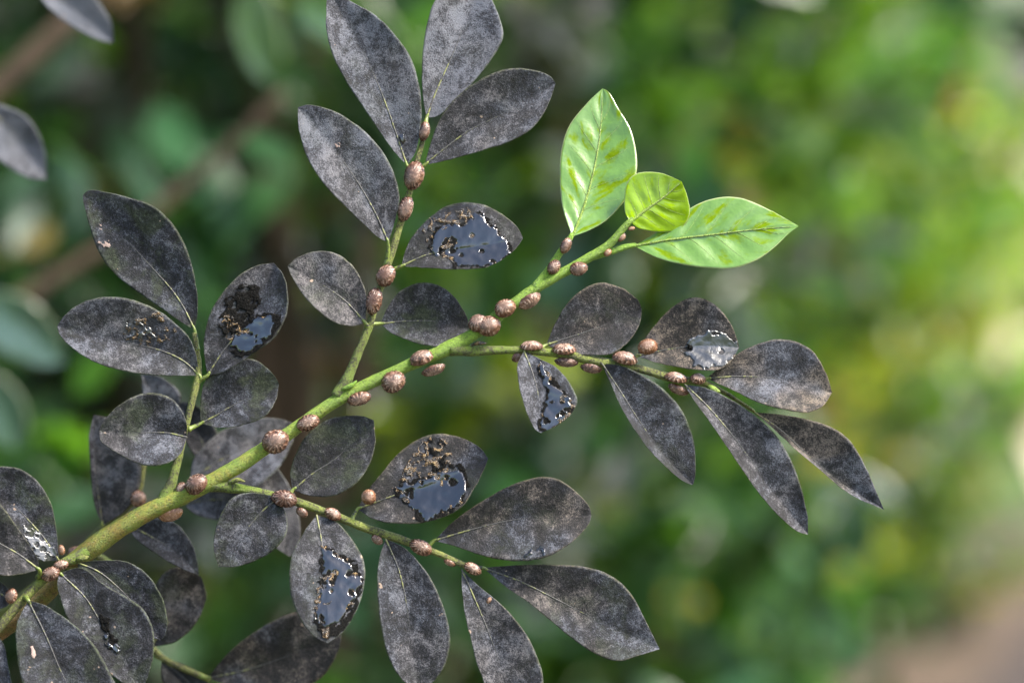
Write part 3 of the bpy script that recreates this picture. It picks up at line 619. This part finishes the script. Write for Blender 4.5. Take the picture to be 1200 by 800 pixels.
# honeydew, crust and charred patches on the leaves
FLAKE = mat_simple('pale_flake', [(.3, (.20, .13, .11)), (.7, (.45, .34, .30))], 900, .7, .5, .0004)
LV['L1'].film('bare_flake', [(112, 284), (118, 272), (126, 280), (134, 288), (128, 296), (118, 292)], FLAKE, .50, .25, 4, .3, seed=40)
LV['L1'].film('bare_flake', [(113, 262), (120, 262), (120, 270), (114, 268)], FLAKE, .4, .3, 2, .3, seed=41)
LV['C5'].film('bare_flake', [(35, 757), (39, 756), (43, 768), (40, 772), (36, 768)], FLAKE, 0, .3, 1, .4, seed=43)
LV['U4'].film('bare_flake', [(391, 168), (399, 168), (400, 175), (392, 174)], FLAKE, .4, .3, 2, .3, seed=42)
f = LV['L3'].film
f('charred_patch', [(259, 392), (256, 372), (264, 350), (282, 333), (300, 331), (308, 345), (300, 364), (286, 384), (274, 394)], CHAR, .34, .2, 4, .6, lump=.6, seed=1)
f('charred_patch', [(264, 410), (290, 408), (312, 388), (318, 368), (331, 368), (326, 388), (306, 408), (284, 420)], CHAR, .25, .2, 3, .5, seed=2)
f.__self__.pool([(268, 406), (284, 386), (300, 372), (318, 367), (324, 376), (316, 392), (300, 406), (284, 412)], hole=0.275, hs=.13, jag=4, h=1.2, lump=2.6, lf=.085, lift=.9, seed=3)
f('crust', [(260, 370), (268, 360), (280, 384), (276, 398), (268, 400)], CRUST, .5, .3, 4, .8, lift=1.4, seed=4)
f = LV['L2'].film
f('crust', [(140, 396), (150, 375), (166, 366), (190, 370), (207, 386), (200, 401), (178, 406), (155, 400)], CRUST, .50, .2, 5, .8, lump=.8, seed=5)
f('honeydew_film', [(143, 394), (150, 374), (166, 371), (178, 384), (196, 384), (196, 398), (165, 398)], FILMW, .52, .2, 4, 1.4, lift=.8, seed=6)
f = LV['U5'].film
f('crust', [(494, 275), (508, 256), (528, 245), (548, 240), (556, 250), (548, 268), (524, 268), (508, 284)], CRUST, .47, .22, 5, .8, lump=.8, seed=7)
f.__self__.pool([(504, 290), (512, 270), (528, 262), (545, 264), (558, 250), (575, 262), (592, 284), (600, 296), (586, 308), (560, 311), (534, 312), (526, 302), (508, 296)], hole=0.325, hs=.11, jag=4, h=1.3, lump=2.6, lf=.085, lift=.6, seed=8, res=1.15)
f('crust', [(514, 290), (530, 284), (533, 288), (520, 294)], CRUST, 0, .2, 1.5, .8, lift=1.8, seed=9)
f = LV['R2'].film
f('honeydew_film', [(798, 408), (812, 396), (832, 386), (848, 391), (863, 399), (865, 410), (850, 427), (830, 434), (812, 426), (804, 416)], FILMW, .30, .11, 4, .9, lump=.8, lf=.12, jf=.10, ho=3, seed=10)
f('charred_patch', [(803, 402), (812, 402), (813, 410), (804, 410)], CHAR, 0, .2, 2, 1.6, lump=1.0, lift=1.2, seed=11)
f = LV['R7'].film
f.__self__.pool([(630, 420), (642, 437), (652, 452), (666, 466), (673, 476), (660, 491), (640, 505), (631, 501), (636, 480), (641, 460), (633, 440)], hole=0.355, hs=.14, jag=3, h=1.2, lump=2.6, lf=.085, seed=12)
f('crust', [(652, 492), (668, 482), (672, 485), (655, 500)], CRUST, .3, .2, 1, .6, lift=1.2, seed=13)
f = LV['B2'].film
f('crust', [(464, 562), (478, 536), (494, 516), (512, 508), (525, 520), (531, 540), (526, 553), (505, 562), (482, 568)], CRUST, .48, .22, 4, .8, lump=1.0, seed=14)
f('charred_patch', [(500, 512), (516, 510), (526, 524), (530, 545), (508, 556), (504, 536)], CHAR, .48, .2, 4, .7, lift=.7, seed=15)
f('charred_patch', [(484, 604), (500, 594), (520, 578), (526, 584), (506, 610), (490, 612)], CHAR, .2, .2, 3, .4, seed=16)
f.__self__.pool([(462, 572), (490, 562), (515, 552), (540, 547), (548, 565), (541, 588), (522, 601), (500, 609), (490, 602), (484, 592), (468, 582)], hole=0.325, hs=.10, jag=4, h=1.4, lump=2.6, lf=.085, lift=.8, seed=17, res=1.15)
f = LV['B7'].film
f('charred_patch', [(368, 729), (396, 733), (410, 714), (422, 690), (424, 694), (416, 720), (400, 741), (385, 750), (374, 742)], CHAR, .15, .2, 3, .4, seed=18)
f.__self__.pool([(376, 642), (386, 640), (396, 650), (411, 656), (418, 670), (425, 676), (420, 692), (412, 706), (402, 721), (395, 731), (376, 733), (369, 726), (372, 706), (379, 685), (378, 660)], hole=0.335, hs=.13, jag=3.5, h=1.3, lump=2.6, lf=.085, lift=.7, seed=19, res=1.1)
f('crust', [(370, 690), (377, 682), (376, 720), (372, 730), (367, 720)], CRUST, .42, .25, 3, .8, lift=.9, seed=20)
f('crust', [(376, 736), (388, 733), (384, 750), (378, 746)], CRUST, .35, .25, 2, .8, lift=.9, seed=21)
LV['C1'].film('honeydew_film', [(25, 612), (42, 624), (60, 640), (67, 653), (50, 657), (40, 650), (30, 632)], FILMW, .40, .16, 4, .6, lump=.4, lf=.12, seed=22)
LV['C4'].film('charred_patch', [(114, 722), (123, 721), (135, 748), (148, 770), (140, 770), (124, 752)], CHAR, .40, .16, 4, .8, seed=23)
LV['C4'].film('honeydew_film', [(118, 742), (128, 744), (142, 762), (136, 766), (122, 752)], FILM, .42, .16, 3, 1.0, lift=.9, seed=24)
LV['B3'].film('charred_patch', [(611, 650), (620, 640), (642, 636), (640, 648), (624, 653)], FILM, .5, .3, 3, 1.0, lump=.8, seed=25)
LV['U1'].film('droplet', [(467, 158), (473, 156), (476, 164), (473, 170), (469, 166)], FILM, 0, .2, .5, 2.2, edge=5, seed=26, res=1.6)

# ------------------------------------------------------------------ the blurred branch just behind
BK = [(-60, 760, 7, 330), (40, 690, 7, 260), (95, 645, 6.5, 200), (130, 610, 6, 170), (160, 580, 5, 160), (168, 548, 4, 160), (178, 520, 3, 165)]
back = empty('shrub_branch', at(*BK[0][:2], BK[0][3]), 'out of focus sooty branch behind the lower left of the main stem', 'branch')
stem('bk', 'main_stem', TWIG, back, path=BK)
stem('bk2', 'side_twig', TWIG, back, path=[(130, 612, 5, 172), (200, 585, 4, 175), (240, 560, 3.5, 180), (300, 530, 2.5, 190)])
stem('bk3', 'side_twig', TWIG, back, path=[(100, 642, 5, 200), (150, 680, 4, 210), (180, 760, 4, 190), (245, 796, 3.4, 170)])
def D(key, M, A, B, d0, d1, fA=.3, fB=.3, **kw):
    return L(key, M, A, B, d0, d1, fA, fB, parent=kw.pop('parent', back), n=28, m=9, **kw)
D('D1', [(120, 615), (114, 570), (112, 530), (110, 486)], [(110, 590), (106, 550), (104, 510)], [(150, 596), (166, 560), (158, 520), (130, 492)], 165, 150, .5, .2, col=(.1, .5, .74), stalk=(133, 606, 170))
D('D2', [(222, 562), (265, 535), (305, 515), (348, 498)], [(228, 535), (255, 508), (290, 492), (325, 490)], [(250, 572), (290, 575), (325, 550), (342, 520)], 178, 190, .1, .45, col=(.1, .3, .8), stalk=(222, 570, 178))
D('D3', [(148, 614), (180, 630), (210, 650), (233, 673)], [(175, 606), (205, 612), (224, 634), (231, 655)], [(160, 632), (185, 650), (212, 666)], 120, 110, .15, .5, col=(.2, .1, .55), stalk=(136, 612, 165))
D('D4', [(176, 758), (196, 730), (218, 700), (236, 676)], [(172, 725), (180, 690), (196, 668), (218, 664)], [(205, 752), (228, 732), (241, 705), (240, 688)], 150, 140, .3, .2, col=(.35, .7, .55), stalk=(178, 762, 190))
D('D5', [(243, 794), (290, 784), (345, 765), (400, 742)], [(268, 764), (300, 739), (340, 718), (372, 717), (392, 730)], [(285, 808), (335, 812), (375, 795), (396, 764)], 165, 130, .15, .5, col=(.2, .85, .5), stalk=(236, 792, 170))
D('D6', [(196, 506), (190, 485), (180, 462), (166, 438)], [(178, 490), (168, 466)], [(205, 485), (212, 462), (190, 442)], 185, 195, .3, .3, col=(.1, .2, .85), stalk=(180, 520, 166))
D('D7', [(300, 532), (318, 570), (332, 610), (340, 652)], [(298, 570), (308, 610), (322, 640)], [(322, 545), (345, 580), (352, 615), (350, 640)], 195, 180, .3, .2, col=(.1, .3, .95), stalk=(298, 531, 190))
D('D8', [(190, 772), (205, 785), (222, 800), (245, 830)], [(212, 776), (236, 790), (250, 812)], [(190, 795), (205, 815), (225, 832)], 185, 170, .2, .3, col=(.2, .4, .5), stalk=(184, 768, 190))
D('D9', [(215, 590), (255, 585), (300, 592), (338, 612)], [(240, 570), (280, 566), (315, 578), (332, 596)], [(232, 604), (270, 612), (305, 614), (328, 616)], 185, 190, .2, .4, col=(.1, .2, .85), stalk=(205, 583, 176))
D('D10', [(248, 556), (240, 525), (225, 495), (205, 470)], [(232, 540), (216, 515), (205, 490)], [(258, 530), (252, 500), (230, 474)], 200, 215, .2, .4, col=(.2, .4, .6), stalk=(246, 558, 182))

# ------------------------------------------------------------------ loose twigs far behind, quite blurred
def far_twig(label, path, leaves, mat=TWIG):
    e = empty('leafy_twig', at(path[0][0], path[0][1], path[0][3]), label, 'twig', 'blurred twigs poking out of the hedge')
    stem('ft', 'stem', mat, e, path=path)
    for i, (M, A, B, d, kw) in enumerate(leaves):
        D('F%d_%d' % (len(LV), i), M, A, B, d, d + 20, parent=e, **kw)
    return e
HG = mat_green('hedge_leaf_green', (.05, .12, .03), (.07, .15, .03), (.2, .35, .03), .3, .3, .5)
HT = mat_green('hedge_leaf_teal', (.035, .085, .055), (.05, .10, .06), (.10, .22, .06), .2, .3, .6)
far_twig('blurred twig with lilac grey leaves in the top left corner', [(-60, -60, 5, 520), (0, -40, 4, 500), (40, -22, 3, 480)],
         [([(45, -20), (75, 2), (105, 25), (132, 50)], [(70, -25), (105, -8), (128, 22)], [(50, 2), (75, 25), (110, 45)], 460, dict(col=(.05, .1, 1.25), stalk=(38, -22, 480)))])
far_twig('blurred twig with a grey leaf hanging at the left edge', [(-90, 90, 5, 520), (-40, 110, 4, 500), (-20, 122, 3, 480)],
         [([(-22, 122), (5, 145), (30, 172), (54, 210)], [(5, 124), (35, 140), (52, 175)], [(-25, 150), (-5, 185), (30, 208)], 470, dict(col=(.15, .1, 1.0), stalk=(-24, 120, 482)))])
far_twig('blurred twig with teal green leaves at the left edge', [(-110, 300, 6, 1750), (-60, 330, 5, 1730), (-30, 420, 4, 1710), (-40, 520, 3, 1710)],
         [([(-40, 345), (0, 362), (40, 390), (76, 425)], [(-5, 340), (35, 352), (66, 385)], [(-30, 380), (0, 412), (45, 430)], 1700, dict(mat=HT, rib=None, stalk=(-50, 340, 1720))),
          ([(-30, 430), (-10, 455), (10, 485), (20, 525)], [(0, 440), (25, 465), (33, 500)], [(-35, 465), (-20, 500), (0, 522)], 1700, dict(mat=HT, rib=None, stalk=(-32, 420, 1710)))])
far_twig('blurred bright green shoot behind the topmost leaves', [(250, -40, 4, 2500), (300, -20, 4, 2500), (345, 5, 3, 2500)],
         [([(345, 5), (390, 15), (430, 40), (470, 90)], [(380, -15), (440, 0), (470, 45)], [(355, 30), (390, 55), (430, 80)], 2500, dict(mat=HG, rib=None, stalk=(340, 3, 2500))),
          ([(300, -20), (290, 20), (300, 60), (320, 100)], [(275, 0), (275, 40), (295, 85)], [(320, 0), (330, 40), (332, 80)], 2550, dict(mat=HG, rib=None, stalk=(298, -20, 2500)))], SHOOT)
YL = mat_green('amber_highlight_leaf', (.16, .12, .012), (.18, .14, .015), (.25, .19, .015), .4, .3, .5)  # amber bokeh highlight put into the colour of an added leaf
far_twig('blurred twig with an amber leaf added for a bokeh highlight, left edge', [(-80, 330, 5, 3000), (-20, 310, 5, 3000), (20, 296, 4, 3000)],
         [([(22, 296), (36, 286), (50, 276), (66, 268)], [(28, 280), (46, 264), (60, 262)], [(36, 300), (52, 294), (64, 280)], 2950, dict(mat=YL, rib=None, stalk=(18, 297, 3000)))])
# woody limbs of the hedge seen blurred at the left
def limb(label, path, d):
    P = catmull([(x, y, r) for x, y, r in path], 40); V, F, uv = tube_geo(at(P[:, 0], P[:, 1], d), P[:, 2] * S, 12, .2, 5)
    o = mesh_obj('hedge_limb', V, F, BARK, None, V[0], uv=uv); tag(o, label, 'limb', 'woody limbs in the hedge')
limb('blurred brown woody limb slanting across the top left corner', [(-80, 175, 24), (0, 100, 23), (80, 25, 22), (150, -50, 20)], 2400)
limb('thin blurred brown limb slanting behind the big left leaf', [(-40, 390, 17), (50, 335, 16), (150, 270, 15), (260, 180, 13), (330, 110, 10)], 2600)

# ------------------------------------------------------------------ scale insects
def insect(x, y, a, b, ang, d, tilt, label, tone=(.8, 0, .6), seed=0):
    """a,b = full length and width in photo pixels; ang = tilt of the long axis; tilt = which way the crown leans (degrees, + up)"""
    g = np.random.default_rng(seed + 11); nl, nt = 40, 22
    ph = np.linspace(0, 2 * np.pi, nl, endpoint=False); t = np.linspace(0, np.pi, nt); T, Pp = np.meshgrid(t, ph, indexing='ij')
    cx, cy, cz = np.sin(T) * np.cos(Pp), np.sin(T) * np.sin(Pp), np.cos(T)
    rid = np.sin(T) ** 2
    nr = 13 + seed % 4
    amp = fbm(np.cos(Pp) * 1.2 + 3 + seed, np.sin(Pp) * 1.2 + T, seed + 5, 2)
    bump = 1 + .055 * amp * rid * np.cos(nr * Pp + 2.2 * np.sin(2 * T + seed) + 3 * amp) + .11 * (fbm(cx * 1.5 + 7 + seed, cy * 1.5 + cz * 1.2 + 9, seed, 3) - .5)
    cz = np.where(cz < 0, cz * .5, cz * (1 - .10 * np.exp(-((T / .5) ** 2)) * g.uniform(0, 1)))
    rimf = 1 + .06 * np.exp(-((T - 1.65) / .16) ** 2)
    egg = 1 + g.uniform(-.08, .08) * cx
    X = cx * bump * rimf * a / 2; Y = cy * bump * rimf * egg * b / 2; Z = cz * bump * b / 2 * .92
    th = R(tilt); ct, st = math.cos(th), math.sin(th)
    Y2 = Y * ct + Z * st; Z2 = -Y * st + Z * ct            # about the long axis: crown leans up (+) or down (-)
    an = R(ang); ca, sa = math.cos(an), math.sin(an)
    IX = X * ca - Y2 * sa; IY = X * sa + Y2 * ca
    V = at(x + IX, y - IY, d - Z2).reshape(-1, 3)
    F = []
    for i in range(nt - 1):
        for j in range(nl):
            k = (j + 1) % nl; F.append((i * nl + j, (i + 1) * nl + j, (i + 1) * nl + k, i * nl + k))
    uv = np.stack([Pp / (2 * np.pi), T / np.pi], -1).reshape(-1, 2)
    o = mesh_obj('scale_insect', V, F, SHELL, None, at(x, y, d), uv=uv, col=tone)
    tag(o, label, 'scale insect', 'scale insects on the branch')
    return o

INS = [
 (497, 154, 22, 13, 80, -3, 0, 'small slim brown scale insect between the two topmost leaf stalks', (.55, 0, .3)),
 (485, 206, 33, 23, 78, -4, 10, 'largest scale insect on the upper twig, below the topmost leaves', (.8, 0, .3)),
 (475, 245, 29, 17, 75, -4, -5, 'reddish brown scale insect on the upper twig beside the left oval leaf', (.6, 0, .3)),
 (452, 323, 26, 22, 60, -6, 20, 'round brown scale insect at the stalk of the wet black leaf', (.75, 0, .9)),
 (438, 353, 31, 19, 78, -6, 15, 'oval brown scale insect on upper twig beside the small left leaf', (.7, 0, .9)),
 (620, 352, 29, 19, 30, 0, -55, 'ridged scale insect under the shoot, third from the fork', (.8, .1, 0)),
 (592, 361, 25, 22, 25, -7, 25, 'rounded scale insect on the green stem just past the touching pair', (.85, .15, .2)),
 (573, 382, 27, 24, 20, -8, 15, 'right one of the touching pair of scale insects above the fork', (.8, .1, .3)),
 (560, 379, 22, 22, 20, -5, 35, 'left one of the touching pair of scale insects above the fork', (.65, 0, .2)),
 (494, 420, 29, 21, 18, -5, 50, 'scale insect on top of the green stem left of the fork', (.85, 0, 0)),
 (508, 433, 28, 15, 20, -2, -50, 'scale insect clinging under the green stem left of the fork', (.7, 0, 0)),
 (461, 447, 28, 24, 30, -9, 0, 'round wrinkled scale insect on the front of the middle stem', (.75, 0, 0)),
 (421, 467, 28, 16, 15, -5, -20, 'flat pale scale insect near the base of the upper twig', (.95, 0, 0)),
 (361, 495, 27, 18, 22, -7, 10, 'pale oval scale insect on the stem above the round dark leaf', (.95, 0, 0)),
 (323, 517, 31, 27, 25, -9, 0, 'big round wrinkled scale insect alone on the lower main stem', (.75, 0, 0)),
 (230, 567, 27, 23, 40, -12, 25, 'dark brown scale insect on the main stem near the left twig', (.45, 0, .7)),
 (200, 602, 29, 18, 15, 4, -50, 'orange brown scale insect under the thick lower stem', (.8, .75, 0)),
 (212, 572, 15, 12, 60, -3, 10, 'tiny scale insect in the axil of the left twig', (.6, 0, 0)),
 (663, 288, 19, 12, 65, -3, 5, 'slim scale insect at the stalk of the upright green leaf', (.6, 0, .2)),
 (649, 313, 18, 14, 60, -4, 5, 'small scale insect low on the stalk of the upright green leaf', (.7, 0, .2)),
 (678, 315, 21, 16, 15, -4, -15, 'dark round scale insect under the green shoot tip', (.55, .1, .3)),
 (712, 296, 10, 8, 40, -4, 0, 'tiny orange scale insect in the fork of the green shoot', (1, .85, 0)),
 (728, 278, 12, 9, 40, -3, -10, 'tiny pinkish scale insect below the small yellow-green leaf', (1, .4, 0)),
 (740, 268, 8, 5, 10, -5, -10, 'tiniest orange scale insect at the stalk of the small yellow-green leaf', (1, .6, 0)),
 (623, 406, 26, 15, 0, -3, 60, 'pale scale insect on top of the right twig, nearest the fork', (.95, 0, 0)),
 (606, 418, 14, 12, 40, 2, -40, 'scale insect half hidden behind the small wet leaf', (.6, .1, 0)),
 (661, 410, 27, 17, 0, -5, 55, 'pale scale insect on top of the right twig below the broad leaf', (1, 0, 0)),
 (664, 424, 27, 13, -5, 0, -50, 'dark scale insect under the right twig below the pale one', (.5, 0, 0)),
 (693, 431, 25, 13, -8, 0, -50, 'dark scale insect under the right twig beside the long drooping leaf', (.5, 0, 0)),
 (732, 420, 29, 18, -12, -5, 45, 'pale scale insect on top of the right twig above the long drooping leaf', (.95, .05, 0)),
 (759, 406, 23, 19, 10, -6, 20, 'orange brown scale insect sitting on the base of the brown wet leaf', (.9, .35, .5)),
 (792, 443, 26, 15, -12, -5, 50, 'pale scale insect near the end of the right twig', (.95, 0, 0)),
 (795, 456, 25, 13, -22, 0, -45, 'scale insect under the right twig near its end', (.65, .2, 0)),
 (818, 444, 18, 14, -12, -4, 40, 'small round scale insect, last one on the right twig', (.95, .1, 0)),
 (333, 584, 30, 20, -12, -8, 15, 'blackish scale insect with a yellow end on the lower twig', (.25, 0, .9)),
 (354, 600, 15, 11, -35, -1, -30, 'small scale insect under the lower twig beside the blackish one', (.5, .1, 0)),
 (390, 602, 20, 14, -28, -8, 20, 'pale scale insect on the lower twig above the blue glinting leaf', (1, 0, 0)),
 (442, 632, 15, 11, -35, 0, -40, 'small brown scale insect under the lower twig', (.6, .1, 0)),
 (432, 582, 17, 18, 0, -6, 10, 'round orange brown scale insect on the leaf with the black pool', (.8, .4, .3)),
 (493, 641, 27, 17, -25, -7, 10, 'oval brown scale insect on the lower twig before the broad leaf', (.7, .1, .6)),
 (554, 666, 21, 13, -28, -6, 10, 'pale pinkish scale insect at the end of the lower twig', (1, .1, 0)),
 (527, 659, 15, 8, -25, -1, -40, 'sliver thin scale insect under the end of the lower twig', (.8, .3, 0)),
 (59, 672, 22, 16, 25, -20, 15, 'shiny brown scale insect at the lower left leaf cluster', (.65, 0, .5)),
 (71, 662, 18, 12, 15, -16, 20, 'pale brown scale insect touching the shiny one, lower left', (.8, 0, 0)),
 (13, 698, 18, 14, 80, -30, 10, 'blurred pinkish scale insect near the left edge', (1, .1, 0)),
 (72, 644, 12, 8, 100, -16, 10, 'small orange scale insect at the base of the left edge leaf', (.9, .5, 0)),
 (162, 584, 18, 19, 0, 150, 0, 'blurred pinkish scale insect on the branch behind', (1, .1, 0)),
 (88, 648, 18, 16, 0, 150, 0, 'blurred pale scale insect behind the foot of the main stem', (.9, 0, 0)),
 (573, 703, 8, 5, 60, -12, 0, 'tiny pale scale crawler on a narrow drooping leaf', (1.2, .4, 0)),
]
for i, (x, y, a, b, an, d, ti, lb, tone) in enumerate(INS):
    insect(x, y, a, b, an, d, ti, lb, tone, i)
